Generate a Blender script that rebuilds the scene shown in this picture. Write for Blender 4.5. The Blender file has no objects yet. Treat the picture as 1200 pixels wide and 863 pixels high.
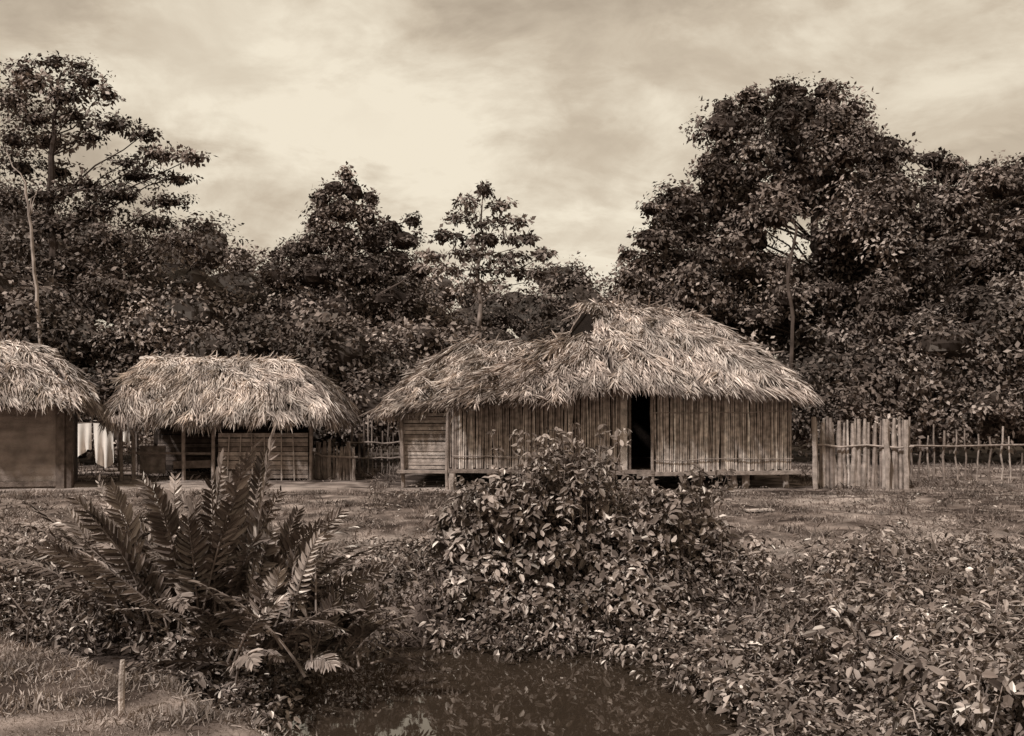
import bpy, math, random
import numpy as np
from mathutils import Vector
random.seed(7); R=np.random.default_rng(11)
F=1100.0; CH=2.0; HZ=470.0
def loc(u,v,d): return np.array([(u-600)/F*d, d, CH+(HZ-v)/F*d])
def sep(L):
    L=np.asarray(L,float); s=np.sqrt(np.clip(L,0,1))
    return np.stack([L, L*(.69+.23*s), L*(.57+.27*s), np.ones_like(L)],-1)
# ---------- noise
def _h(ix,iy,s):
    n=(ix.astype(np.int64)*374761393+iy.astype(np.int64)*668265263+s*1442695)&0x7fffffff
    n=((n^(n>>13))*1274126177)&0x7fffffff
    return ((n^(n>>16))&0xffff)/65535.0
def vn(x,y,s=0):
    ix=np.floor(x);iy=np.floor(y);fx=x-ix;fy=y-iy
    fx=fx*fx*(3-2*fx);fy=fy*fy*(3-2*fy)
    a=_h(ix,iy,s);b=_h(ix+1,iy,s);c=_h(ix,iy+1,s);d=_h(ix+1,iy+1,s)
    return (a*(1-fx)+b*fx)*(1-fy)+(c*(1-fx)+d*fx)*fy
def fbm(x,y,s=0,o=4):
    r=0;a=.5
    for i in range(o): r=r+a*(vn(x*2**i,y*2**i,s+i)-.5);a*=.5
    return r
def ss(a,b,x):
    t=np.clip((x-a)/(b-a),0,1); return t*t*(3-2*t)
# ---------- terrain
WZ=-1.0
def gh(x,y):
    x=np.asarray(x,float);y=np.asarray(y,float)
    base=-0.35*(1-ss(10,17,y))
    sd=((x+4.5)*2.5+(y-8.4)*3.1)/3.98
    sd=sd+fbm(x*1.3,y*1.3,5)*.5
    near=1-ss(-.15,.5,sd)
    wob=fbm(x*.8,y*.8,9)*1.4
    pond=ss(-.1,.9,sd)*(1-ss(10.3,12.3,y+wob))*ss(-3.2,-2.0,x+wob)*(1-ss(2.2,3.6,x+wob*.7+(y-9)*.15))
    dip=ss(-.1,.7,sd)*(1-ss(9.5,12.5,y))
    rgt=ss(2,3.5,x)*(1-ss(7,13,y))
    h=base*(1-near)+near*-.05
    h=h-dip*.30*(1-rgt)
    h=h*(1-rgt)+rgt*(-.45*(1-ss(8,13,y)))
    h=h*(1-pond)+pond*-1.5
    flat=ss(19.5,21.3,y)*(1-ss(29,33,y))
    h=h+fbm(x*.5,y*.5,3)*.16*ss(3,9,np.abs(y-3))*(1-flat)+fbm(x*2.5,y*2.5,4)*.08*(1-.7*flat)-.09*flat
    return h
# ---------- mesh builder
class MB:
    def __init__(s): s.V=[];s.Fc=[];s.C=[];s.n=0
    def add(s,V,Fq,c):
        V=np.asarray(V,float).reshape(-1,3);Fq=np.asarray(Fq,int).reshape(-1,4)
        c=np.asarray(c,float)
        if c.ndim==0: c=np.full(len(V),float(c))
        s.V.append(V);s.Fc.append(Fq+s.n);s.C.append(c);s.n+=len(V)
    def build(s,name,mat,parent=None,smooth=False):
        V=np.concatenate(s.V);Fq=np.concatenate(s.Fc);C=sep(np.concatenate(s.C))
        me=bpy.data.meshes.new(name)
        me.vertices.add(len(V));me.vertices.foreach_set('co',V.ravel().astype(np.float32))
        me.loops.add(Fq.size);me.loops.foreach_set('vertex_index',Fq.ravel().astype(np.int32))
        me.polygons.add(len(Fq));me.polygons.foreach_set('loop_start',np.arange(0,Fq.size,4,dtype=np.int32))
        me.polygons.foreach_set('loop_total',np.full(len(Fq),4,dtype=np.int32))
        me.polygons.foreach_set('use_smooth',np.full(len(Fq),smooth))
        me.update(calc_edges=True)
        a=me.color_attributes.new('Col','FLOAT_COLOR','POINT');a.data.foreach_set('color',C.ravel().astype(np.float32))
        me.materials.append(mat)
        o=bpy.data.objects.new(name,me);bpy.context.scene.collection.objects.link(o)
        if parent: o.parent=parent
        return o
def empty(name):
    o=bpy.data.objects.new(name,None);bpy.context.scene.collection.objects.link(o);return o
def nz(v): return v/(np.linalg.norm(v,axis=-1,keepdims=True)+1e-9)
def rdir(n): return nz(R.normal(size=(n,3)))
def tube(mb,pts,rad,col,sides=6,jit=0):
    pts=np.asarray(pts,float);k=len(pts)
    rad=np.full(k,rad) if np.isscalar(rad) else np.asarray(rad)
    t=nz(np.gradient(pts,axis=0));up=np.array([0,0,1.]) if abs(t[0,2])<.9 else np.array([1.,0,0])
    V=[]
    for i in range(k):
        a=nz(np.cross(t[i],up));b=np.cross(t[i],a)
        for j in range(sides):
            an=2*math.pi*j/sides
            V.append(pts[i]+(a*math.cos(an)+b*math.sin(an))*rad[i]*(1+jit*(random.random()-.5)))
    Fq=[]
    for i in range(k-1):
        for j in range(sides):
            j2=(j+1)%sides;Fq.append((i*sides+j,i*sides+j2,(i+1)*sides+j2,(i+1)*sides+j))
    for base in (0,(k-1)*sides):
        V.append(pts[0] if base==0 else pts[-1]);ci=len(V)-1
        for j in range(0,sides,2): Fq.append((base+j,base+(j+1)%sides,base+(j+2)%sides,ci))
    mb.add(V,Fq,col)
def curve(a,b,n=6,sag=0,w=0):
    a=np.asarray(a,float);b=np.asarray(b,float);t=np.linspace(0,1,n)[:,None]
    p=a*(1-t)+b*t;p[:,2]+=(-4*sag*t*(1-t))[:,0]
    if w: p[1:-1]+=R.normal(size=(n-2,3))*w
    return p
def box(mb,a,b,w,th,col,nrm=(0,-1,0)):
    a=np.asarray(a,float);b=np.asarray(b,float);d=nz(b-a);n=np.asarray(nrm,float);n=nz(n-d*np.dot(n,d));s=np.cross(d,n)
    V=[]
    for p in (a,b):
        for sx,sn in((-1,-1),(1,-1),(1,1),(-1,1)): V.append(p+s*w/2*sx+n*th/2*sn)
    mb.add(V,[(0,1,2,3),(4,5,6,7),(0,1,5,4),(1,2,6,5),(2,3,7,6),(3,0,4,7)],col)
def leaf4(mb,p,d,n,L,W,c):
    n=nz(n-d*np.sum(n*d,1,keepdims=True));s=np.cross(d,n);L=L[:,None];W=W[:,None]
    V=np.stack([p,p+d*L*.45+s*W*.5,p+d*L,p+d*L*.45-s*W*.5],1).reshape(-1,3)
    mb.add(V,np.arange(len(p)*4).reshape(-1,4),np.repeat(c,4))
def leaf6(mb,p,d,n,L,W,c,fold=.15,droop=.12):
    n=nz(n-d*np.sum(n*d,1,keepdims=True));s=np.cross(d,n);L=L[:,None];W=W[:,None]
    V=np.stack([p,p+d*L*.28+s*W*.46+n*W*fold,p+d*L*.7+s*W*.38+n*(W*fold-L*droop*.4),p+d*L-n*L*droop,
                p+d*L*.7-s*W*.38+n*(W*fold-L*droop*.4),p+d*L*.28-s*W*.46+n*W*fold],1).reshape(-1,3)
    i=np.arange(len(p))[:,None]*6
    Fq=np.concatenate([i+np.array([[0,1,2,3]]),i+np.array([[0,3,4,5]])])
    mb.add(V,Fq,np.repeat(c,6))
def core(mb,c,r,col=.035):  # dark filler blob: painted shade seen through the leaf gaps
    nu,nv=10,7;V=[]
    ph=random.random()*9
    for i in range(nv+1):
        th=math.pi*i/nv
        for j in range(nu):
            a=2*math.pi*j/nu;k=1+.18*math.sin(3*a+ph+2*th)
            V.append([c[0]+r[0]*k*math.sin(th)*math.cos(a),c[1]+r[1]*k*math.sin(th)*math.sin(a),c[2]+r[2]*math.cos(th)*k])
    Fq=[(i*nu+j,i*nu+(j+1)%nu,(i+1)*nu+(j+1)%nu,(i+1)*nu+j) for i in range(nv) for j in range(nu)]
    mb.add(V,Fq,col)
def crown(mb,c,r,ncl,nlf,size,col,cr=.28,six=False,big=1.0,shell=(.55,1.05),upb=.5):
    c=np.asarray(c);r=np.asarray(r)
    u=rdir(ncl);k=R.uniform(shell[0],shell[1],(ncl,1))
    cc=c+u*k*r
    crr=cr*r.min()*R.uniform(.6,1.4,(ncl,1))
    tone=np.exp(R.normal(0,.40,ncl))
    q=np.repeat(np.arange(ncl),nlf);v=rdir(len(q))
    p=cc[q]+v*crr[q]*np.array([1.3,1.3,.7])*R.uniform(.2,1.25,(len(q),1))
    n=nz(v*.5+u[q]*.45+np.array([0,0,upb])+R.normal(size=v.shape)*.5)
    d=nz(v+R.normal(size=v.shape)*.6+np.array([0,0,-.25]))
    d=nz(d-n*np.sum(d*n,1,keepdims=True)*.8)
    L=size*R.uniform(.45,1.4,len(q));C=col*tone[q]*np.exp(R.normal(0,.30,len(q)))
    (leaf6 if six else leaf4)(mb,p,d,n,L,L*R.uniform(.42,.62,len(q))*big,np.clip(C,.012,.4))
    return cc
# ---------- materials
def mat(name,rough=.7,spec=.3,nscale=8,namp=.5,bump=.0,bscale=40):
    m=bpy.data.materials.new(name);m.use_nodes=True;nt=m.node_tree;N=nt.nodes;b=N['Principled BSDF']
    at=N.new('ShaderNodeAttribute');at.attribute_name='Col'
    tc=N.new('ShaderNodeTexCoord');no=N.new('ShaderNodeTexNoise');no.inputs['Scale'].default_value=nscale;no.inputs['Detail'].default_value=6 if bump else 1
    nt.links.new(tc.outputs['Object'],no.inputs['Vector'])
    mr=N.new('ShaderNodeMapRange');mr.inputs[1].default_value=.3;mr.inputs[2].default_value=.7;mr.inputs[3].default_value=1-namp;mr.inputs[4].default_value=1+namp
    nt.links.new(no.outputs['Fac'],mr.inputs[0])
    vm=N.new('ShaderNodeVectorMath');vm.operation='SCALE'
    nt.links.new(at.outputs['Color'],vm.inputs[0]);nt.links.new(mr.outputs[0],vm.inputs['Scale'])
    nt.links.new(vm.outputs[0],b.inputs['Base Color'])
    b.inputs['Roughness'].default_value=rough;b.inputs['Specular IOR Level'].default_value=spec
    b.inputs['Specular Tint'].default_value=(1,.88,.76,1)
    if bump:
        n2=N.new('ShaderNodeTexNoise');n2.inputs['Scale'].default_value=bscale;n2.inputs['Detail'].default_value=6
        nt.links.new(tc.outputs['Object'],n2.inputs['Vector'])
        bp=N.new('ShaderNodeBump');bp.inputs['Strength'].default_value=bump;bp.inputs['Distance'].default_value=.05
        nt.links.new(n2.outputs['Fac'],bp.inputs['Height']);nt.links.new(bp.outputs[0],b.inputs['Normal'])
    return m
M_thatch=mat('dry_palm_thatch',.8,.15,1.6,.3)
M_bamboo=mat('split_cane',.7,.2,9,.35)
M_wood=mat('weathered_wood',.8,.15,7,.4,.5,50)
M_mud=mat('mud_plaster',.9,.1,3,.3,.6,25)
M_far=mat('jungle_leaf',.6,.3,.25,.45)
M_leaf=mat('glossy_leaf',.36,.6,3,.35)
M_bark=mat('bark',.9,.1,3,.4)
M_grass=mat('grass_blade',.7,.2,.8,.45)
M_cloth=mat('linen',.8,.1,3,.1)
M_ground=mat('soil_and_grass',.95,.05,2.4,.5,1.0,22)
# ---------- ground
def axis(lo,hi,st,far):
    a=list(np.arange(lo,hi+1e-6,st));s=st
    while a[-1]<far: s*=1.35;a.append(a[-1]+s)
    s=st
    while a[0]>-far: s*=1.35;a.insert(0,a[0]-s)
    return np.array(a)
gx=axis(-16,16,.09,2500);gy=axis(3,30,.09,2500)
X,Y=np.meshgrid(gx,gy);Z=gh(X,Y)
nx=len(gx);ny=len(gy)
I=np.arange(nx*ny).reshape(ny,nx)
Fq=np.stack([I[:-1,:-1],I[:-1,1:],I[1:,1:],I[1:,:-1]],-1).reshape(-1,4)
def gcol(x,y):
    p=fbm(x*.6,y*.9,21)*1.8+fbm(x*3,y*3,23)*1.6
    c=.17*(1+p*1.6)
    path=np.exp(-((y-22.6)/1.1)**2)*ss(-3,-6,x)
    c=c*(1-path)+path*.32
    wet=1-ss(-1.0,-.25,gh(x,y))
    c=c*(1-wet*.75)
    return np.clip(c,.045,.4)
mb=MB();mb.add(np.stack([X,Y,Z],-1).reshape(-1,3),Fq,gcol(X,Y).ravel());mb.build('ground',M_ground,smooth=True)
# ---------- pond
m=bpy.data.materials.new('pond_water');m.use_nodes=True;N=m.node_tree.nodes;b=N['Principled BSDF']
b.inputs['Base Color'].default_value=(.035,.025,.018,1);b.inputs['Roughness'].default_value=.02;b.inputs['Specular Tint'].default_value=(1,.95,.9,1);b.inputs['IOR'].default_value=1.9
no=N.new('ShaderNodeTexNoise');no.inputs['Scale'].default_value=3;bp=N.new('ShaderNodeBump');bp.inputs['Strength'].default_value=.03;bp.inputs['Distance'].default_value=.02
tc=N.new('ShaderNodeTexCoord');m.node_tree.links.new(tc.outputs['Object'],no.inputs['Vector'])
m.node_tree.links.new(no.outputs['Fac'],bp.inputs['Height']);m.node_tree.links.new(bp.outputs[0],b.inputs['Normal'])
mb=MB();mb.add([(-4.5,3,WZ),(5,3,WZ),(5,13,WZ),(-4.5,13,WZ)],[(0,1,2,3)],.02);mb.build('pond',m)
# ---------- thatch
def patch(mbB,mbT,TL,TR,BL,BR,dens=520,L=.42,W=.033,bulge=.12,fringe=True,tone=1.0,frl=.3,shag=0):
    TL,TR,BL,BR=[np.asarray(v,float) for v in(TL,TR,BL,BR)]
    nrm=nz(np.cross((BR+TR)/2-(BL+TL)/2,(TL+TR)/2-(BL+BR)/2))
    if nrm[2]<0: nrm=-nrm
    def S(u,v):
        u=u[:,None];v=v[:,None]
        p=(BL*(1-u)+BR*u)*(1-v)+(TL*(1-u)+TR*u)*v
        b=bulge*np.sin(np.pi*v)+(.09*np.sin(u*9+v*5)+.05*np.sin(u*23+v*13))*np.sin(np.pi*v)
        return p+nrm*b
    n=20;uu,vv=np.meshgrid(np.linspace(0,1,n),np.linspace(0,1,n));P=S(uu.ravel(),vv.ravel())
    I=np.arange(n*n).reshape(n,n);Fq=np.stack([I[:-1,:-1],I[:-1,1:],I[1:,1:],I[1:,:-1]],-1).reshape(-1,4)
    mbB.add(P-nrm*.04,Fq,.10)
    wb=np.linalg.norm(BR-BL);wt=np.linalg.norm(TR-TL);h=np.linalg.norm((TL+TR-BL-BR)/2)
    cnt=int(dens*(wb+wt)/2*h)
    v=R.uniform(0,1,cnt*2);keep=R.uniform(0,max(wb,wt),cnt*2)<wb+(wt-wb)*v;v=v[keep][:cnt];u=R.uniform(0,1,len(v))
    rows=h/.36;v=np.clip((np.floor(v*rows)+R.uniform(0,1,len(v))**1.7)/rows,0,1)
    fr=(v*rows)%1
    wv=(vn(u*wb*1.1,v*0+3,17)-.5)*.18+(vn(u*wb*3,v*rows,19)-.5)*.10
    v=np.clip(v+wv*(v>.05),0,1)
    p=S(u,v);p2=S(u,v-.03);d=nz(p2-p)
    side=nz(BR-BL)
    clump=(vn(u*wb*1.8,v*h*1.5,int(wb*100)%97)-.5)
    d=nz(d+side*(R.normal(0,.26,len(v))+clump*1.1)[:,None]+nrm*R.normal(.05,.08,len(v))[:,None])
    l=L*R.uniform(.4,1.4,len(v));w=W*R.uniform(.4,1.35,len(v))
    tn=vn(u*wb*.9+7,v*h*.9,31);tn2=vn(u*wb*3,v*h*4,33)
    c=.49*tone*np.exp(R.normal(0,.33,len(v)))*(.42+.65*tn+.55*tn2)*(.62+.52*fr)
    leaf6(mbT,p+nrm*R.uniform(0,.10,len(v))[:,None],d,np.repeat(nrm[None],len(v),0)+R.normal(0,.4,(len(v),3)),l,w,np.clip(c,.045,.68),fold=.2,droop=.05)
    for i in range(shag):
        uu=np.array([R.uniform(.02,.98)]);v0=np.array([R.uniform(.05,.97)]);q=S(uu,v0)[0];dd=nz(S(uu,v0-.03)[0]-q);dd=nz(dd+side*R.normal(0,.45))
        k=26;t=R.uniform(0,1,(k,1));pp=q+dd*t*.45+nrm*R.uniform(.05,.13,(k,1));sd=np.cross(dd,nrm)*R.choice([-1,1],(k,1))
        leaf6(mbT,pp,nz(dd+sd*R.uniform(.1,.6,(k,1))+nrm*R.normal(.05,.1,(k,1))),np.repeat(nrm[None],k,0)+R.normal(0,.3,(k,3)),R.uniform(.2,.48,k),R.uniform(.018,.036,k),np.clip(.52*tone*R.uniform(.6,1.25)*np.exp(R.normal(0,.25,k)),.08,.68),fold=.2,droop=.1)
    if fringe:
        k=int(wb*210);u=R.uniform(0,1,k);p=S(u,R.uniform(0,.06,k))
        out=nz(nrm*np.array([1,1,0]))
        cl=vn(u*wb*2.2,u*0,3);cl2=vn(u*wb*6,u*0,13)
        d=nz(np.array([0,0,-1.])+out*R.uniform(-.1,.9,k)[:,None]+side*(R.normal(0,.22,k)+(cl-.5)*.8)[:,None])
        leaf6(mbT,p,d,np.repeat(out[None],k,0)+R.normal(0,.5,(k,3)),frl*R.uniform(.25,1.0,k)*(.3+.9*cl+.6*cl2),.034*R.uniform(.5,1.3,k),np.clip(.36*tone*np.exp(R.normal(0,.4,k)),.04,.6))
def wall_v(mb,A,B,z0,z1,col=.38,w=.05,jt=.04):
    A=np.array(A);B=np.array(B);Lh=np.linalg.norm(B-A);n=int(Lh/w)
    drift=0
    for i in range(n):
        t=(i+.5)/n;p=A+(B-A)*t;drift=.6*drift+random.gauss(0,.07)
        l=random.gauss(0,.008);z=z0+random.uniform(-jt,jt)
        tube(mb,curve((p[0]+l,p[1],z),(p[0]+random.gauss(0,.012),p[1],z1),6,0,.006),w*random.uniform(.44,.58),col*math.exp(random.gauss(0,.28)+drift)*np.repeat(np.array([random.uniform(.75,1.2) for _ in range(6)]+[1]),[5]*6+[2]),5,.25)
def wall_h(mb,A,B,z0,z1,col=.2,w=.11):
    A=np.array(A);B=np.array(B);n=int((z1-z0)/w);nr=np.array([(B-A)[1],-(B-A)[0],0])
    for i in range(n):
        z=z0+(i+.5)*w;off=random.gauss(0,.008)
        box(mb,(A[0],A[1]+off,z+random.gauss(0,.008)),(B[0],B[1]+off,z+random.gauss(0,.008)),w*random.uniform(.78,.93),.03,col*math.exp(random.gauss(0,.25)),nr)
def sheet(mb,A,B,z0,z1,col):
    mb.add([(A[0],A[1],z0),(B[0],B[1],z0),(B[0],B[1],z1),(A[0],A[1],z1)],[(0,1,2,3)],col)
def post(mb,x,y,z0,z1,r=.06,col=.16):
    tube(mb,curve((x,y,z0),(x+random.gauss(0,.02),y,z1),5,0,.008),[r*random.uniform(.85,1.15) for _ in range(5)],col,7,.15)

# ===== main hut
hut=empty('thatched_hut')
B_=MB();T_=MB()
R1=loc(706,362,24.4);R2=loc(820,374,24.8);G=loc(676,400,24.0);L1=loc(600,426,23.6)
FL=loc(532,470,21.5);FM=loc(650,466,21.2);FN=loc(716,450,21.1);FR=loc(953,463,21.9)
BR=np.array([6.9,28,FR[2]]);BL=np.array([-1.0,27.5,2.0])
patch(B_,T_,L1,G,FL,FM,tone=.82,bulge=.02,shag=45)
patch(B_,T_,G,R1,FM,FN,tone=.97,shag=20)
patch(B_,T_,R1,R2,FN,FR,tone=1.06,bulge=.1,shag=110)
patch(B_,T_,R2,R2+np.array([0,.1,0]),FR,BR,dens=200)
patch(B_,T_,R2,R1,BR,BL+np.array([3,0,0]),dens=50)
patch(B_,T_,R1,L1,BL+np.array([3,0,0]),BL,dens=50)
patch(B_,T_,L1+np.array([0,.1,0]),L1,BL,FL,dens=200)
def bundle(P,Q,n,spread,L,dirv,col=.42,W=.04,jit=.33):
    P=np.asarray(P);Q=np.asarray(Q);t=R.uniform(0,1,(n,1));p=P*(1-t)+Q*t+R.normal(size=(n,3))*spread
    d=nz(np.asarray(dirv)+R.normal(size=(n,3))*jit)
    leaf6(T_,p,d,R.normal(size=(n,3))*.5+np.array([0,-.6,.7]),L*R.uniform(.5,1.3,n),W*R.uniform(.5,1.4,n),np.clip(col*np.exp(R.normal(0,.4,n)),.04,.62))
bundle(R1+np.array([-.05,-.05,.02]),R2,1200,.07,.42,(.2,-.7,-.45),.48,.034,.36)
bundle(R1+np.array([-.1,.05,.03]),R2,500,.07,.42,(-.2,.7,-.35),.4,.034,.38)
bundle(loc(684,356,23.7),loc(706,360,23.8),320,.04,.36,(-.5,-.5,-.55),.5,.034,.25)
bundle(loc(700,376,23.4),loc(708,388,23.3),240,.05,.45,(.15,-.4,-.8),.44,.034,.2)
bundle(loc(672,398,23.3),loc(640,408,23.0),520,.07,.55,(-.75,-.3,-.6),.54,.038)
bundle(loc(690,401,23.2),loc(656,408,23.0),320,.04,.45,(-.2,-.4,-.85),.5,.036,.2)
bundle(L1,G,420,.05,.42,(-.1,-.8,-.5),.4)
bundle(L1,FL,420,.06,.4,(-.75,-.4,-.5),.36)
W_=MB()
W_.add([loc(668,392,23.2),loc(680,368,23.4),loc(692,368,23.4),loc(695,394,23.15)],[(0,1,2,3)],.012)  # not timber: near-black quad on the thatch, painted shade of the smoke hole
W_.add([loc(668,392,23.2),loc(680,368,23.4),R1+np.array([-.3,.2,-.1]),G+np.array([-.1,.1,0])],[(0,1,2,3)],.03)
for a,b_ in(((695,350,24.0),(712,370,23.6)),((762,358,24.2),(776,352,24.6)),((700,345,24.1),(722,362,24.5)),((735,352,24.1),(728,370,24)),((880,418,23.4),(918,412,24)),((658,376,23.4),(700,356,23.7)),((812,362,24.4),(806,380,24.1)),((666,393,23.15),(684,362,23.3))):
    tube(W_,curve(loc(*a),loc(*b_),4,0,.01),.018,.24,5)
for k in range(16):
    t=random.random();p=R1*(1-t)+R2*t;a=random.uniform(.3,1.0)
    tube(W_,curve(p+[0,0,.08],p+np.array([random.gauss(0,.25),-a,-a*.62+.18]),4,0,.01),.013,.3,5)
tube(W_,curve(R1+np.array([-.4,0,.09]),R2+np.array([.3,0,.07]),8,0.03,.02),.03,.3,6)
B_.build('roof_base',M_thatch,hut);T_.build('roof_thatch',M_thatch,hut)
Wl=MB()
c0=np.array([-1.46,22.15]);c1=np.array([2.55,21.85]);c2=np.array([3.28,21.85]);c3=np.array([6.68,22.45])
wall_v(Wl,c0,c1,.40,2.25);wall_v(Wl,c2,c3,.34,2.25,.46)
wall_v(Wl,c3+[0,.05],np.array([6.68,27.0]),.36,2.2,.25,.1)
wall_v(Wl,c0+[0,.05],np.array([-1.45,27.0]),.36,2.2,.2,.12)
Wl.build('cane_walls',M_bamboo,hut)
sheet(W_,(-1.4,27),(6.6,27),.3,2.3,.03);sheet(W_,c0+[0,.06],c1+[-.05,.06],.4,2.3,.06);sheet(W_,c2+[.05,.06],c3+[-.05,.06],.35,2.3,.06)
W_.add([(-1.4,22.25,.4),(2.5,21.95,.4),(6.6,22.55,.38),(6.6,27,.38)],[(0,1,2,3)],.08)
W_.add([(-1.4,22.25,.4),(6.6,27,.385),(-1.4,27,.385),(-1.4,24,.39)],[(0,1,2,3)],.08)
box(W_,(2.60,21.80,.34),(2.60,21.80,2.3),.15,.05,.5);box(W_,(2.74,21.86,.4),(2.74,21.86,2.3),.06,.06,.15);post(W_,3.27,21.8,-.1,2.3,.04,.3)
box(W_,(2.55,21.8,.36),(3.3,21.8,.34),.09,.12,.2,(0,-1,0))
box(W_,(2.9,21.74,.30),(6.85,22.36,.30),.09,.09,.28);box(W_,(-1.5,22.06,.36),(2.6,21.76,.33),.09,.08,.2)
tube(W_,curve((3.25,21.79,.62),(6.7,22.38,.62),10,0,.012),.012,.34,5)
tube(W_,curve((-1.4,22.09,.7),(2.5,21.79,.66),10,0,.012),.012,.34,5)
tube(W_,curve((3.25,21.79,1.72),(6.7,22.38,1.75),10,0,.012),.012,.34,5)
for x in(3.15,4.05,5.3,5.58,6.62,1.9,.9,-.4,-1.4): post(W_,x,22.0+max(0,(x-3))*.17+.03,-.3,.30,.085,.34)
for x in(3.4,4.8,6.4,1,-1): post(W_,x,25,-.3,.36,.08,.1)
tube(W_,curve((2.3,21.3,-.02),(3.3,21.2,-.01),4),.08,.24,8,.2);box(W_,(2.5,21.45,.15),(3.2,21.4,.15),.2,.05,.26,(0,0,1))
wall_h(W_,(-2.62,22.75),(-1.5,22.7),.35,1.75,.36,.085)
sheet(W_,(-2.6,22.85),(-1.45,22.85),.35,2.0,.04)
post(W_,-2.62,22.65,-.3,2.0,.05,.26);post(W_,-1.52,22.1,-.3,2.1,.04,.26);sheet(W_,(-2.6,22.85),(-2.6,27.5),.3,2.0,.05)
box(W_,(-2.75,22.6,.3),(-1.3,22.5,.3),.06,.3,.26)
W_.build('timber_frame_and_hole_shade',M_wood,hut)
B_=MB();T_=MB()
a=loc(540,404,25.6);b2=loc(628,409,25.6);c=loc(442,482,22.6);d=loc(560,472,22.3)
patch(B_,T_,a,b2,c,d,tone=1.05,frl=.38,bulge=-.06,shag=45)
patch(B_,T_,a+np.array([0,.1,0]),a,np.array([c[0],28.5,c[2]]),c,dens=180)
patch(B_,T_,b2,a,np.array([d[0],28.6,c[2]]),np.array([c[0],28.6,c[2]]),dens=50)
bundle(a,b2,420,.05,.4,(0,-.7,-.4),.54);bundle(a+np.array([-.15,0,.05]),b2+np.array([0,0,.03]),260,.04,.35,(.9,.1,.02),.55)
B_.build('lean_to_base',M_thatch,hut);T_.build('lean_to_thatch',M_thatch,hut)

# ===== small open hut
hut2=empty('thatched_shed');B_=MB();T_=MB();W_=MB()
a=loc(170,422,26.3);b2=loc(340,425,26.3);c=loc(124,490,24.0);d=loc(384,486,24.0)
cb=c+np.array([0,4.6,0]);db=d+np.array([0,4.6,0])
patch(B_,T_,a,b2,c,d,dens=600,tone=1.22,frl=.52,bulge=.16,shag=60)
patch(B_,T_,b2,b2+np.array([0,.1,0]),d,db,dens=220,frl=.5);patch(B_,T_,a+np.array([0,.1,0]),a,cb,c,dens=220,frl=.5)
patch(B_,T_,b2,a,db,cb,dens=60)
bundle(a,b2,700,.04,.3,(.9,-.2,0),.58,.05);bundle(a,b2,500,.04,.35,(0,-.8,-.45),.57)
tube(T_,curve(a+np.array([-.12,-.04,.02]),b2+np.array([.12,-.04,.02]),12,.02,.015),.075,.6,7,.2)
B_.build('roof_base',M_thatch,hut2);T_.build('roof_thatch',M_thatch,hut2)
def gx_(u,d): return (u-600)/F*d
for u in(142,157,215,250,364): post(W_,gx_(u,24.6),24.6,-.3,1.7,.05,.26)
for u in(140,250,364): post(W_,gx_(u,28),28,-.3,1.7,.05,.1)
wall_h(W_,(gx_(256,24.65),24.65),(gx_(361,24.65),24.65),-.05,1.15,.3,.12)
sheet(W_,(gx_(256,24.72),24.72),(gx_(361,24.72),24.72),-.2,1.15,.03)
wall_h(W_,(gx_(185,27.6),27.6),(gx_(330,27.6),27.6),.1,1.6,.09,.13)
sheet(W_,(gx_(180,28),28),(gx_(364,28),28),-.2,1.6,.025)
box(W_,(gx_(164,25.2),25.2,.42),(gx_(194,25.2),25.2,.42),.75,.03,.26)
box(W_,(gx_(150,24.9),24.9,.62),(gx_(250,24.9),24.9,.6),.06,.05,.2);box(W_,(gx_(205,25),25,.3),(gx_(250,25),25,.33),.2,.3,.14)
for u in(266,280,296,311,330,345): box(W_,(gx_(u,24.58),24.58,-.1),(gx_(u+random.uniform(-3,3),24.58),24.58,1.12),.03,.03,.36)
W_.build('posts_and_walls',M_wood,hut2)

# ===== hut at the left edge
hut3=empty('plastered_hut');B_=MB();T_=MB();W_=MB()
b2=loc(22,402,23.8);a=b2+np.array([-4.5,-.6,0]);d=loc(88,470,21.8);c=np.array([d[0]-8,20.8,d[2]])
db=loc(115,477,24.6);cb=c+np.array([0,5.2,0])
patch(B_,T_,a,b2,c,d,dens=420,tone=.95,shag=30);patch(B_,T_,b2,b2+np.array([0,.1,0]),d,db,dens=480,tone=1.0,bulge=.18,shag=25);patch(B_,T_,b2,a,db,cb,dens=50);patch(B_,T_,a+np.array([0,.1,0]),a,cb,c,dens=60)
bundle(a,b2,500,.06,.4,(0,-.7,-.45),.46);bundle(b2,d,600,.07,.42,(.3,-.6,-.6),.44)
for k in range(3): tube(W_,curve(b2+np.array([-.3,-.1,-.1]),b2+np.array([-.45+.25*k,-.1,.28]),4),.02,.15,5)
B_.build('roof_base',M_thatch,hut3);T_.build('roof_thatch',M_thatch,hut3)
P_=MB();x1=gx_(68,22.5)
xs=np.linspace(x1-7,x1,120);zs=np.linspace(-.2,2.1,40);XX,ZZ=np.meshgrid(xs,zs);YY=22.5+(XX-x1)*.12+fbm(XX*2,ZZ*2,2)*.06+.008*np.sin(ZZ*38+fbm(XX,ZZ,4)*6)
I=np.arange(XX.size).reshape(XX.shape);Fq=np.stack([I[:-1,:-1],I[:-1,1:],I[1:,1:],I[1:,:-1]],-1).reshape(-1,4)
P_.add(np.stack([XX,YY,ZZ],-1).reshape(-1,3),Fq,.26+(.16*fbm(XX*1.5,ZZ*9,8)).ravel())
sheet(P_,(x1+.32,22.6),(-11.75,25.4),-.2,1.9,.08);P_.build('plaster_walls',M_mud,hut3)
box(W_,(x1+.09,22.46,-.2),(x1+.09,22.46,2.0),.2,.12,.14);box(W_,(x1+.27,22.5,-.2),(x1+.27,22.5,2.0),.14,.1,.1)
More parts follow.
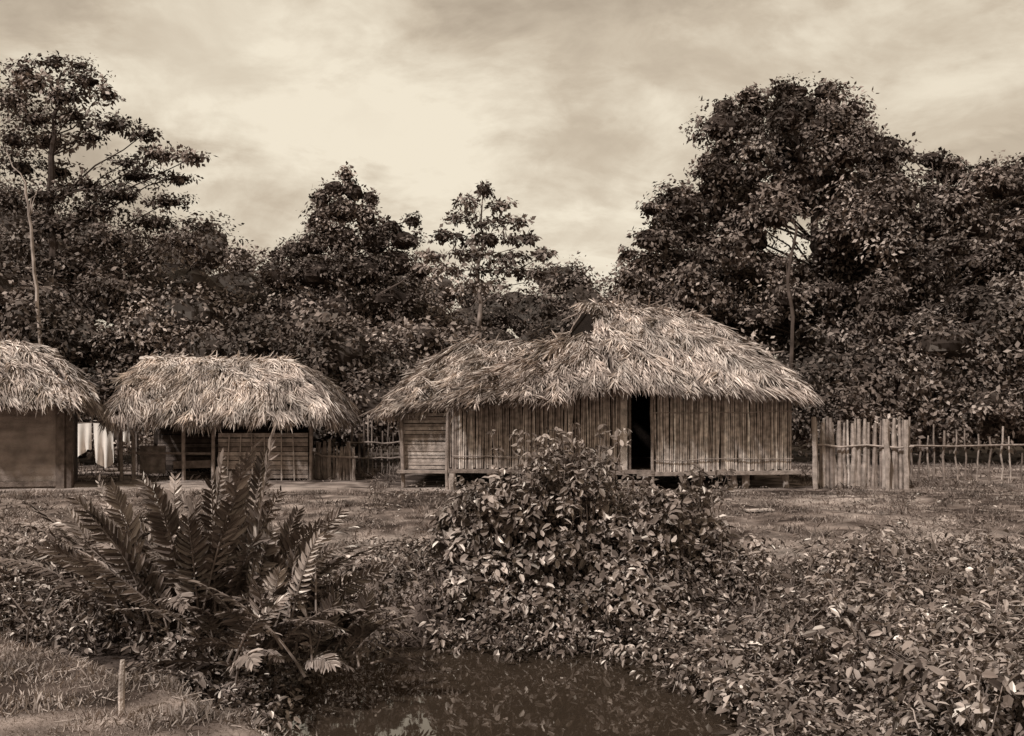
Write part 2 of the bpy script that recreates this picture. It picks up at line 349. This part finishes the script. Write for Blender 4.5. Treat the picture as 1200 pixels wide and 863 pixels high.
box(W_,(x1-7,21.6,.02),(x1,22.42,.02),.12,.05,.16);W_.build('timber',M_wood,hut3)

# ===== fences
def paling(name,u0,u1,d0,d1,z0,z1,w,gap,col,rails=(1.0,),jz=.12,round_=False):
    mb=MB();x0=gx_(u0,d0);xe=gx_(u1,d1);x=x0
    while x<xe:
        t=(x-x0)/(xe-x0);y=d0+(d1-d0)*t+random.gauss(0,.02);ww=w*random.uniform(.55,1.3);lean=random.gauss(0,.03)
        g0=float(gh(x,y))-.1;top=z1+random.gauss(0,jz);cc=col*math.exp(random.gauss(0,.25))
        if round_: tube(mb,curve((x,y,g0),(x+lean,y,top),5,0,.02),ww/2,cc,6,.25)
        else: tube(mb,curve((x,y,g0),(x+lean,y,top),5,0,.01),np.array([1,1,1,.95,.6])*ww/2,cc,6,.25)
        x+=ww*.5+w*.42+gap*random.uniform(.4,1.5)
    for r in rails: tube(mb,curve((x0-.1,d0-.09,r),(xe+.1,d1-.09,r+random.gauss(0,.04)),8,0,.025),.028,col*1.1,6,.2)
    return mb.build(name,M_wood)
paling('paling_fence',954,1064,22.6,22.3,0,1.56,.10,.0,.3,(.95,),.08)
mb=MB()
for u,h in((956,1.62),(1040,1.5),(1062,1.55)): post(mb,gx_(u,22.2),22.2,-.2,h,.06,.34)
mb.build('fence_posts',M_wood)
paling('stick_fence',1068,1420,24.2,25.5,0,1.15,.06,.26,.24,(.85,),.2,True)
paling('paling_fence',366,416,25.2,24.6,0,.85,.11,.012,.22,(.6,),.12)
paling('stick_fence',412,474,26.5,26.5,0,1.2,.05,.10,.2,(.85,.4),.14,True)
# ===== laundry
la=empty('washing_line');cl=MB();rp=MB();LD=27.5
xa,xb=gx_(70,LD),gx_(160,LD)
tube(rp,curve((xa,LD,1.42),(xb,LD,1.36),8,.05),.012,.2,5);post(rp,xa,LD,-.2,1.5,.04,.15);post(rp,xb,LD,-.2,1.45,.04,.15);rp.build('rope_and_poles',M_wood,la)
for u0,u1,z0 in((88,108,.45),(110,133,.20),(141,152,.75)):
    xs=np.linspace(gx_(u0,LD),gx_(u1,LD),14);zs=np.linspace(z0,1.34,12);XX,ZZ=np.meshgrid(xs,zs)
    YY=LD-.05+.09*np.sin(XX*24)*(1.5-ZZ);ZZ=ZZ+.14*np.sin(XX*7)*(1.4-ZZ)
    I=np.arange(168).reshape(12,14);cl.add(np.stack([XX,YY,ZZ],-1).reshape(-1,3),np.stack([I[:-1,:-1],I[:-1,1:],I[1:,1:],I[1:,:-1]],-1).reshape(-1,4),.8)
cl.build('hung_cloths',M_cloth,la,True)

# ===== background jungle mass
def top(x):
    xs=[-400,0,60,130,200,250,265,310,330,360,500,515,560,600,650,690,720,745,780,830,900,1000,1100,1200,1500]
    ys=[150,215,245,266,262,270,292,308,298,290,300,330,335,335,318,318,333,305,290,280,305,305,260,225,190]
    return np.interp(x,xs,ys)
J=MB();Cr=MB()
def blob(u,v,d,ru,rv,ncl,nlf,size,col,cf=.62,shell=(.55,1.1),cr=.42):
    c=loc(u,v,d);r=np.array([ru/F*d,max(ru,rv)/F*d*.8,rv/F*d])
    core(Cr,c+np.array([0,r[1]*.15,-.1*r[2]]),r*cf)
    return crown(J,c,r,ncl,nlf,size,col,shell=shell,cr=cr)
x=-330
while x<1530:
    t=top(x);v=t+16;row=0
    while v<500:
        d=48-row*4.2+random.uniform(-2,2);d=max(d,31)
        s=random.uniform(24,46)
        inside=-60<x<1260
        if row==0: s=random.uniform(12,34)
        blob(x+random.uniform(-14,14),v+random.uniform(-8,10),d,s*random.uniform(1,1.4),s*random.uniform(.7,1),34 if inside else 16,27 if inside else 10,.18*random.uniform(.8,1.3) if inside else .5,(.15 if row==0 else .118)*math.exp(random.gauss(0,.36)))
        v+=s*.9;row+=1
    x+=35
for i in range(70):
    u=random.uniform(-150,1350);d=random.uniform(29.5,32)
    blob(u,random.uniform(470,515),d,random.uniform(20,40),random.uniform(16,34),36,20,.16,.125*math.exp(random.gauss(0,.25)))
J.build('jungle_foliage',M_far);Cr.build('jungle_painted_shade_cores',M_far)  # second mesh: dark blobs inside the foliage, shade put into their colour
# ===== individual trees
def tree(name,trunk,r0,pads,col=.1,size=.18,bark=.10,cf=0,nlf=24,dn=1.0,shell=(.2,1.05),cr=.34,limb=.4,lmax=.07):
    e=empty(name);w=MB();lf=MB()
    tp=np.array([loc(*p) for p in trunk]);n=len(tp);tt=np.linspace(0,1,n)
    ti=np.linspace(0,1,14);P=np.stack([np.interp(ti,tt,tp[:,k]) for k in range(3)],1);P[1:-1]+=R.normal(size=(12,3))*.06
    P=np.vstack([[P[0,0],P[0,1],-.3],P])
    tube(w,P,np.concatenate([[r0*1.3],r0*(1-.85*ti)]),bark,8,.15)
    for (u,v,dd,ru,rv) in pads:
        c=loc(u,v,dd);r=np.array([ru/F*dd,ru/F*dd*.8,rv/F*dd])
        k=np.argmin(np.abs(P[:,2]-(c[2]-.35*np.linalg.norm((c-P[7])[:2])-.5)));k=min(max(k,4),14)
        a=P[k];lr=min(r0*(1-.85*ti[k-1])*limb,lmax)
        mid=(a+c)/2+np.array([0,0,-.08*np.linalg.norm(c-a)*random.uniform(-.3,1)])
        L=np.array([a,a*.5+mid*.5,mid,mid*.5+c*.5,c])+R.normal(size=(5,3))*.09
        L[0]=a;tube(w,L,np.linspace(lr,.015,5),bark,6,.15)
        if cf: core(w,c+np.array([0,.1,-.1*r[2]]),r*cf)  # not wood: dark blob painting the shade inside the crown
        ar=ru*rv
        cc=crown(lf,c,r,int(max(9,ar/24)*dn),nlf,size*random.uniform(.85,1.15),col*math.exp(random.gauss(0,.3)),shell=shell,cr=cr)
        for q in cc[::4]: tube(w,np.array([c+(q-c)*.1,(c+q)/2-[0,0,.05],q]),[.025,.016,.008],bark,4)
    w.build('trunk_and_limbs',M_bark,e);lf.build('leaves',M_far,e)
D=36
lp=[(60,72,D,28,11),(92,76,D,22,9),(28,84,D,26,12),(100,94,D,40,11),(38,98,D,36,14),(75,112,D,48,13),(125,108,D,22,8),(14,116,D,30,22),(40,138,D,42,16),(85,134,D,34,12),(130,146,D,40,12),(168,158,D-1,16,7),(105,160,D,32,9),(55,165,D+1,42,15),(15,162,D,30,22),
  (185,180,D-1,42,12),(225,184,D-1,24,9),(146,190,D,30,9),(160,205,D,46,11),(210,208,D,30,9),(22,195,D+1,38,20),(70,200,D+2,34,12),(100,216,D,36,9),(140,228,D,54,13),(198,236,D,38,10),(50,228,D,44,16),(10,235,D,36,22),
  (110,248,D,54,13),(178,260,D,54,15),(240,266,D,20,8),(60,264,D,48,16),(215,283,D,42,14),(15,285,D,40,22),(120,282,D,54,17),(170,303,D+1,54,20),(80,312,D,50,18),(120,340,D-2,50,20),(30,330,D-1,40,20)]
tree('tall_tree',[(70,430,D),(64,330,D),(58,220,D),(64,140,D),(72,85,D)],.24,lp,.11,.18,.06,cf=.35,dn=1.15,cr=.62,limb=.3,lmax=.05)
tree('slender_tree',[(562,420,35),(562,330,35),(566,270,35),(566,222,35)],.10,
 [(566,222,35,11,10),(550,238,35,18,8),(585,241,35,19,8),(537,256,35,24,7),(600,260,35,24,7),(567,262,35,24,9),(518,276,35,24,7),(616,281,35,28,7),(566,280,35,32,9),(504,300,35,20,6),(545,298,35,34,8),(600,300,35,40,8),(636,298,35,18,6),(530,316,35,36,7),(588,318,35,38,8),(628,318,35,24,6),(560,334,35,36,8)],.14,.20,.2,nlf=22,cr=.65,dn=1.3,limb=.3)
tree('vine_covered_tree',[(405,430,38),(402,330,38),(400,260,38),(402,220,38)],.26,
 [(405,205,38,10,12),(392,220,38,20,14),(415,224,38,18,14),(434,232,38,12,14),(376,232,38,14,18),(402,245,38,36,20),(375,258,38,22,20),(430,255,38,18,20),(458,264,38,18,9),(484,258,38,13,7),(472,280,38,26,16),(440,280,38,28,22),(400,278,38,36,22),(368,284,38,28,18),(345,292,38,26,14),(325,298,38,16,9),(465,306,38,28,22),(492,316,37,18,12),(420,315,38,46,26),(370,320,38,42,24),(330,325,38,30,18),(455,350,38,44,26),(400,360,38,50,26),(350,360,38,40,24)],.115,.17,.1,cf=.6,cr=.42,dn=1.25)
def fillpads(u0,u1,topf,vb,dd,hole=None,step=28):
    ps=[];u=u0
    while u<u1:
        v=topf(u)+random.uniform(4,18);k=0
        while v<vb:
            ru=random.uniform(12,27) if k==0 else random.uniform(24,42)
            rv=ru*random.uniform(.5,.75)
            uu=u+random.uniform(-10,10)
            if not(hole and any(((uu-h[0])/(h[2]+ru*.62))**2+((v-h[1])/(h[3]+rv*.62))**2<1 for h in hole)):
                ps.append((uu,v,dd+random.uniform(-2.2,2.2)-(v-200)*.008,ru,rv))
            v+=rv*1.15;k+=1
        u+=step
    return ps
holes=[(936,272,11,22),(1085,205,8,7)]
tg=lambda x: np.interp(x,[730,745,760,800,822,840,860,900,985,1000,1020,1060],[325,292,238,222,196,158,112,100,98,125,145,165])
tree('giant_jungle_tree',[(985,470,36),(975,400,36),(965,330,36),(950,230,36),(930,150,36)],.36,fillpads(745,1050,tg,380,36,holes),.12,.18,.06,cf=.55,cr=.46,dn=.95,lmax=.05)
tb=lambda x: np.interp(x,[1000,1040,1060,1105,1120,1300],[175,155,160,172,184,188])
tree('broadleaf_tree',[(1090,470,34),(1085,380,34),(1090,300,34),(1100,220,34)],.26,fillpads(1035,1290,tb,410,35,holes),.12,.18,.09,cf=.55,cr=.46,dn=.95,lmax=.05)
for nm,pts,r in(('bare_trunk',[(47,420,30),(42,330,30),(36,270,30),(30,215,30)],.07),
                ('bare_trunk',[(925,460,31),(930,380,31),(922,330,31),(934,266,31)],.08)):
    mb=MB();P=np.array([loc(*p) for p in pts]);ti=np.linspace(0,1,14);P=np.stack([np.interp(ti,np.linspace(0,1,len(P)),P[:,k]) for k in range(3)],1);P[1:-1]+=R.normal(size=(12,3))*.02
    P=np.vstack([[P[0,0],P[0,1],-.2],P])
    cb=.36 if pts[0][0]<100 else .08
    tube(mb,P,np.linspace(r,r*.5,len(P)),cb,7,.2)
    for k in range(3):
        q=P[random.randint(9,14)];tube(mb,curve(q,q+np.array([random.gauss(0,.6),random.gauss(0,.2),random.uniform(.5,1.2)]),5,0,.04),np.linspace(r*.35,.01,5),cb,5)
    mb.build(nm,M_bark)

# ===== foreground bush
bu=empty('leafy_bush');lf=MB();st=MB();dB=12.2
base=loc(690,755,dB);base[2]=-1.0
for u,v,ru,rv,n in((655,575,58,34,56),(590,595,56,34,60),(720,598,62,36,64),(548,635,40,36,50),(640,640,80,48,100),(740,645,78,52,105),(810,635,42,38,54),
                 (835,685,36,32,40),(566,690,46,38,56),(650,700,80,44,90),(750,705,76,44,90),(610,735,50,24,36),(700,740,70,24,50),(655,540,32,22,20),(540,690,22,26,24),(795,735,36,22,26),(862,660,30,22,24),(780,600,34,24,30),(534,610,22,20,18)):
    dd=dB+random.uniform(-.5,.5)-(v-640)*.006;c=loc(u,v,dd);r=np.array([ru/F*dd,ru/F*dd*.85,rv/F*dd])
    if rv>38: core(st,c+np.array([0,.25,-.05]),r*.6,.02)  # not a stem: dark blob added as painted shade behind the leaves
    cc=crown(lf,c,r,int(n*1.6),18,.112,.17,cr=.34,six=True,big=1.0,shell=(.35,1.14),upb=.6)
    for q in cc[::3]:
        b0=base+np.array([random.uniform(-.9,.9)*(1 if abs(u-680)<90 else 1.6)*0.7+(u-690)/F*dd*.45,random.uniform(-.3,.3),0])
        tube(st,np.array([b0,(b0+q)/2+[0,0,.1],q]),[.018,.012,.005],.16,4)
for i in range(60):
    u=random.choice([random.uniform(600,720),random.uniform(515,850)]);a=loc(u,605,12);t=loc(u+random.uniform(-20,20),random.uniform(500,570) if 590<u<730 else random.uniform(550,592),12+random.uniform(-.3,.3))
    P=curve(a,t,6,0,.02);tube(st,P,np.linspace(.008,.003,6),.2,4)
    for q in P[2:]: crown(lf,q,(.1,.1,.07),3,3,.085,.18,six=True)
st.build('stems',M_bark,bu);lf.build('leaves',M_leaf,bu)

# ===== pinnate fronded plant (left)
fp=empty('palm_fern_plant');lf=MB();st=MB()
def frond(b0,tip,arch,nl=17,ll=.25,col=.13,lw=.28):
    b0=np.asarray(b0,float);tip=np.asarray(tip,float);n=30;t=np.linspace(0,1,n)[:,None]
    L=np.linalg.norm(tip-b0);ctrl=b0*.45+tip*.55+np.array([0,0,arch*L])+ (b0-tip)*np.array([.25,.25,0])*min(1,arch*5)
    P=(1-t)**2*b0+2*t*(1-t)*ctrl+t*t*tip
    tube(st,P[::3],np.linspace(.014,.004,len(P[::3])),.2,5)
    T=nz(np.gradient(P,axis=0));ax=nz(np.cross(T[n//2],[0,0.3,1.]))
    tw=random.uniform(-.85,.85)
    if abs(T[n//2][2])>.75: ax=np.array([1.,0,0]);tw=random.uniform(-1.2,1.2)
    up=nz(np.cross(ax,T[n//2]));ax=ax*math.cos(tw)+up*math.sin(tw)
    tl=np.linspace(.24,.98,nl)
    for s in(-1,1):
        tt=np.clip(tl+random.uniform(-.012,.012),0,1);p=np.stack([np.interp(tt,t[:,0],P[:,k]) for k in range(3)],1);Tt=nz(np.stack([np.interp(tt,t[:,0],T[:,k]) for k in range(3)],1))
        out=nz(ax[None]-Tt*(Tt@ax)[:,None])*s
        an=np.interp(tt,[.2,1],[1.1,.45])[:,None]
        d=nz(out*np.sin(an)+Tt*np.cos(an)+np.array([0,0,-.10])+R.normal(size=p.shape)*.08)
        nr=np.cross(out*s,Tt);nr=nz(nr+R.normal(size=p.shape)*.26);nr*=np.where(nr[:,1:2]*-1+nr[:,2:3]>0,1,-1)
        l=ll*np.sin(np.pi*np.interp(tt,[.2,1],[.30,.84]))*R.uniform(.85,1.1,nl)
        kp=R.uniform(0,1,nl)>.05
        leaf6(lf,p[kp],d[kp],nr[kp],l[kp],l[kp]*lw,col*np.exp(R.normal(0,.24,kp.sum())),fold=.14,droop=.14)
C0=loc(240,720,9.8)
tips=[(300,515),(320,508),(262,535),(248,560),(115,562),(88,585),(165,560),(140,590),(68,612),(205,560),(350,598),(385,610),(330,575),(418,640),(365,670),(52,640),(100,650),(150,640),(190,600),(230,590),(280,590),(300,630),(446,640),(45,680),(180,575),(105,600),(290,565),(360,640),(220,610),(400,600),(130,570),(270,610),(320,620),(160,610),(90,630),(455,665),(430,700),(310,530),(285,540),(270,560),(310,590),(420,615),(80,600)]
for u,v in tips:
    b0=C0+np.array([random.uniform(-.3,.3)+(u-240)/F*9.8*.35,random.uniform(-.3,.3),random.uniform(-.3,.0)])
    frond(b0,loc(u,v,9.8+random.uniform(-1.0,.6)),random.uniform(.02,.16),col=.165*math.exp(random.gauss(0,.38)),nl=random.randint(19,24),ll=random.uniform(.18,.25))
for c,n,lo in((C0,36,.1),(loc(330,745,9.3),32,-.1),(loc(150,705,10.2),28,.1),(loc(395,765,9.3),26,-.2),(loc(90,700,10.6),18,.1),(loc(280,780,8.9),18,-.1)):
    for i in range(n):
        a=random.uniform(0,2*math.pi);el=random.uniform(lo,1.3);l=random.uniform(.5,1.35)
        if c[0]>-1.9: l*=.75
        frond(c+R.normal(size=3)*np.array([.25,.2,.08]),c+np.array([math.cos(a)*math.cos(el)*l,math.sin(a)*math.cos(el)*l*.8,math.sin(el)*l]),random.uniform(.05,.38),nl=random.randint(14,19),ll=random.uniform(.13,.2),col=.145*math.exp(random.gauss(0,.38)))
st.build('stalks',M_bark,fp);lf.build('leaflets',M_leaf,fp)

# ===== shrubs, bank plants, creeper heap
def cover(name,pts,nlf,size,col,stems=True,matl=M_leaf,cr=.16,tw=0):
    lf=MB();st=MB();e=empty(name)
    for (x,y,hh) in pts:
        g=float(gh(x,y));c=(x,y,max(g,WZ)+hh*.5)
        crown(lf,c,(cr*1.6,cr*1.6,hh*.6),4,nlf,size*random.uniform(.6,1.2),col*math.exp(random.gauss(0,.34)),cr=.7,six=True,shell=(.2,1.1),upb=.8,big=random.uniform(.75,1.1))
        if stems and random.random()<.5:
            tube(st,np.array([(x,y,g-.05),(x+random.gauss(0,.1),y,g+hh*.5),(x+random.gauss(0,.15),y,g+hh)]),[.01,.008,.004],.2,4)
    for i in range(tw):
        x,y,hh=random.choice(pts);g=max(float(gh(x,y)),WZ);a=random.gauss(.6,.7);l=random.uniform(.4,1.3)
        P=curve((x,y,g+hh*.6),(x+math.cos(a)*l,y+math.sin(a)*l*.6,g+hh*.8+random.uniform(0,.15)),6,random.uniform(-.1,.05),.02)
        tube(st,P,np.linspace(.009,.004,6),.28,4)
    if st.n: st.build('stems',M_bark,e)
    lf.build('leaves',matl,e)
pts=[]
while len(pts)<1750:
    y=random.uniform(6.4,12.8);x=random.uniform(1.5,7.5)
    lo=1.95+.55*math.sin(y*1.7)*.5+max(0,(y-9.6))*.75-(.2 if y<8 else 0)
    if x>lo and random.random()<(1.0 if y<10.5 else .6):
        n_=float(vn(np.array(x*.9),np.array(y*.9),88)); pts.append((x,y,random.uniform(.12,.42)+(.1 if y<9 else 0)+.75*max(0,n_-.35)*(1 if x>2.6 else .4)))
cover('creeper_thicket',pts,8,.10,.165,tw=90)
pts=[]
for i in range(460):
    y=random.uniform(9.6,13);x=random.uniform(-7.8,-3.2)*y/11+.6;pts.append((x,y,random.uniform(.15,.8)))
cover('undergrowth_shrub',pts,10,.09,.16)
pts=[(random.uniform(-2.9,2.2),random.gauss(11.5,.35),random.uniform(.15,.6)) for i in range(260)]+[(random.uniform(-3.6,-2.2),random.uniform(8.3,10.8),random.uniform(.1,.4)) for i in range(150)]
pts=[p for p in pts if not(470<600+p[0]/p[1]*F<516 and p[1]<12.8)]
pts+=[(random.uniform(-1.9,-.9),random.uniform(11.9,13.8),random.uniform(.06,.18)) for i in range(110)]
pts+=[(random.uniform(1.6,3.2),random.uniform(9.6,12.2),random.uniform(.2,.6)) for i in range(150)]
cover('bank_plants',pts,10,.085,.155)
pts=[]
for i in range(800):
    y=random.uniform(12.5,20.5);x=random.uniform(-.55,.62)*y;
    if fbm(np.array(x*.5),np.array(y*.5),77)>-.02: pts.append((x,y,random.uniform(.04,.17)))
for u,v in((980,600),(1150,575),(1180,590),(1120,570),(860,585),(440,600),(470,580),(1060,600),(400,615),(520,590),(905,640),(1010,585),(470,640),(430,630)):
    dd=2.05*F/(v-HZ)
    for i in range(9): pts.append((gx_(u,dd)+random.gauss(0,.3),dd+random.gauss(0,.3),random.uniform(.12,.32)))
cover('weeds',pts,5,.06,.13,stems=False)
# ===== grass
G_=MB()
def blades(n,y0,y1,hmin,hmax,w,col,xf=.58,xr=None,mask=None,thr=.42):
    y=y0+(y1-y0)*R.uniform(0,1,n)**.8
    x=R.uniform(-xf,xf,n)*y if xr is None else R.uniform(xr[0],xr[1],n)
    g=gh(x,y);k=(g>WZ+.03)&(vn(x*1.4,y*1.4,55)*.45+vn(x*4.5,y*4.5,56)*.55+R.normal(0,.08,n)>thr)
    if mask is not None:k&=mask(x,y)
    x=x[k];y=y[k];g=g[k];n=len(x)
    d=nz(np.stack([R.normal(0,.6,n),R.normal(0,.6,n),np.ones(n)],1));nr=nz(R.normal(size=(n,3))+np.array([0,-.6,.5]))
    L=R.uniform(hmin,hmax,n)*(.3+1.3*vn(x*3,y*3,60));c=col*np.exp(R.normal(0,.35,n))*(.5+1.0*vn(x*.9,y*.9,61))
    leaf6(G_,np.stack([x,y,g-.01],1),d,nr,L,np.full(n,w)*R.uniform(.6,1.3,n),np.clip(c,.03,.4),fold=.1,droop=.35)
nopath=lambda x,y: ~((x<-3.5)&(np.abs(y-22.8)<1.2))&~((x>-3)&(x<7.2)&(y>20.9))
blades(80000,11.5,24,.03,.11,.012,.19,mask=nopath,thr=.48)
blades(12000,22,31,.06,.2,.025,.14,mask=nopath)
blades(30000,5.4,9,.02,.085,.006,.28,xr=(-5.6,-1.0),thr=.40)
blades(4000,10.5,12.5,.06,.2,.012,.16)
G_.build('grass',M_grass)
# ===== stake, stick, slab, debris
mb=MB();x,y=gx_(142,6.1),6.1;g=float(gh(x,y));tube(mb,curve((x,y,g-.1),(x+.01,y,g+.37),5,0,.003),[.02,.021,.02,.02,.014],.4,6,.25);mb.build('wooden_stake',M_wood)
mb=MB();a=np.array([gx_(240,6.6),6.6,0.]);b_=np.array([gx_(315,6.0),6.0,0.])
P=curve(a,b_,8,0,.006)
for i in range(8): P[i,2]=float(gh(P[i,0],P[i,1]))+.045
P[:,2]=np.linspace(P[0,2],P[-1,2],8)+max(0,(P[:,2]-np.linspace(P[0,2],P[-1,2],8)).max())
tube(mb,P,np.linspace(.007,.014,8),.5,6,.3);mb.build('fallen_stick',M_wood)
mb=MB();x,y=gx_(893,17.0),17.0;g=float(gh(x,y));box(mb,(x-.3,y,g+.03),(x+.2,y+.05,g+.04),.2,.03,.45,(0,0,1));mb.build('wooden_slab',M_wood)
mb=MB()
for i in range(320):
    y=random.uniform(12,22);x=random.uniform(-.5,.55)*y;g=float(gh(x,y));a=random.uniform(0,3.1);l=random.uniform(.05,.28)
    tube(mb,np.array([(x,y,g+.02),(x+math.cos(a)*l,y+math.sin(a)*l,g+.03)]),random.uniform(.005,.012),random.uniform(.12,.34),4)
for i in range(90):
    y=random.uniform(5.8,7.6);x=random.uniform(-3.6,-1.4);g=float(gh(x,y));a=random.uniform(0,3.1);l=random.uniform(.04,.22)
    if g>-.5: tube(mb,np.array([(x,y,g+.01),(x+math.cos(a)*l,y+math.sin(a)*l,g+.015)]),.004,.36,4)
mb.build('fallen_twigs',M_wood)

# ===== world
EL=math.radians(50);az=math.radians(218)
w=bpy.data.worlds.new("World");bpy.context.scene.world=w;w.use_nodes=True;nt=w.node_tree;N=nt.nodes;Lk=nt.links.new
bg=N['Background']
sk=N.new('ShaderNodeTexSky');sk.sky_type='NISHITA';sk.sun_disc=False;sk.sun_elevation=EL;sk.sun_rotation=az
bw=N.new('ShaderNodeRGBToBW');Lk(sk.outputs[0],bw.inputs[0])
def math_(op,a,b=None,c=None):
    n=N.new('ShaderNodeMath');n.operation=op
    for i,v in enumerate((a,b,c)):
        if v is None: continue
        if isinstance(v,(int,float)): n.inputs[i].default_value=v
        else: Lk(v,n.inputs[i])
    return n.outputs[0]
tc=N.new('ShaderNodeTexCoord');sx=N.new('ShaderNodeSeparateXYZ');Lk(tc.outputs['Generated'],sx.inputs[0])
zz=math_('ADD',math_('MAXIMUM',sx.outputs[2],0.0),.25)
px=math_('DIVIDE',sx.outputs[0],zz);py=math_('DIVIDE',sx.outputs[1],zz)
cb_=N.new('ShaderNodeCombineXYZ');Lk(px,cb_.inputs[0]);Lk(py,cb_.inputs[1])
def noise(sc,det,dist,off,rough=.55,out='Fac'):
    mp=N.new('ShaderNodeMapping');mp.inputs['Location'].default_value=off;Lk(cb_.outputs[0],mp.inputs[0])
    n=N.new('ShaderNodeTexNoise');n.inputs['Scale'].default_value=sc;n.inputs['Detail'].default_value=det;n.inputs['Distortion'].default_value=dist;n.inputs['Roughness'].default_value=rough
    Lk(mp.outputs[0],n.inputs['Vector']);return n.outputs[out]
def mr(v,a,b,c,d,sm=True):
    n=N.new('ShaderNodeMapRange');n.interpolation_type='SMOOTHSTEP' if sm else 'LINEAR'
    Lk(v,n.inputs[0])
    for i,k in enumerate((a,b,c,d)): n.inputs[i+1].default_value=k
    return n.outputs[0]
n1=noise(2.6,9,.3,(8.1,3.7,0),.6);n3=noise(6,8,.6,(2,2,0),.6);nw=noise(2.4,7,.4,(1.5,6.5,0),.6,'Color')
cl1=mr(n1,.42,.62,-.07,.13);cl3=mr(n3,.36,.66,-.05,.06)
base=mr(sx.outputs[2],.0,.5,.60,.52)
wa=N.new('ShaderNodeVectorMath');wa.operation='MULTIPLY_ADD';Lk(nw,wa.inputs[0]);wa.inputs[1].default_value=(.75,0,.5);wa.inputs[2].default_value=(-.375,0,-.25)
wd=N.new('ShaderNodeVectorMath');wd.operation='ADD';Lk(tc.outputs['Generated'],wd.inputs[0]);Lk(wa.outputs[0],wd.inputs[1])
wn=N.new('ShaderNodeVectorMath');wn.operation='NORMALIZE';Lk(wd.outputs[0],wn.inputs[0])
def lobe(v,lo,amp,hi=1.0):
    dt=N.new('ShaderNodeVectorMath');dt.operation='DOT_PRODUCT';Lk(wn.outputs[0],dt.inputs[0]);dt.inputs[1].default_value=Vector(v).normalized()
    return mr(dt.outputs['Value'],lo,hi,0,amp)
parts=[base,cl1,cl3,lobe((-.25,1,.38),.970,.24,.994),lobe((.03,1,.40),.984,-.14,.997),lobe((.08,1,.27),.970,.18,.996),lobe((-.05,1,.20),.93,.08),lobe((.42,1,.36),.988,.2,.998),lobe((-.52,1,.33),.975,-.05),lobe((.33,1,.30),.965,-.04)]
tot=parts[0]
for p_ in parts[1:]: tot=math_('ADD',tot,p_)
tot=math_('ADD',tot,math_('MULTIPLY',bw.outputs[0],.008))
tot=mr(tot,.30,.98,.37,.88,False)
cr_=N.new('ShaderNodeValToRGB');e=cr_.color_ramp.elements
e[0].position=0;e[0].color=(0,0,0,1);e[1].position=1;e[1].color=(1.0,.91,.74,1)
k=e.new(.3);k.color=(.31,.246,.186,1);k=e.new(.6);k.color=(.60,.508,.392,1)
Lk(tot,cr_.inputs[0]);Lk(cr_.outputs[0],bg.inputs[0]);bg.inputs[1].default_value=1.0
# ===== sun
sd=bpy.data.lights.new('sun','SUN');sd.energy=4.1;sd.angle=math.radians(3.5);sd.color=(1,.97,.93)
so=bpy.data.objects.new('sun',sd);bpy.context.scene.collection.objects.link(so)
dv=Vector((math.sin(az)*math.cos(EL),math.cos(az)*math.cos(EL),math.sin(EL)))
so.rotation_euler=dv.to_track_quat('Z','Y').to_euler()
# ===== camera
cd=bpy.data.cameras.new('camera');cd.sensor_width=36;cd.lens=36*F/1200;cd.clip_end=6000;cd.shift_y=(HZ-431.5)/1200
co=bpy.data.objects.new('camera',cd);bpy.context.scene.collection.objects.link(co);co.location=(0,0,CH);co.rotation_euler=(math.radians(90),0,0)
sc=bpy.context.scene;sc.camera=co;sc.view_settings.view_transform='Standard';sc.view_settings.look='None';sc.view_settings.exposure=0
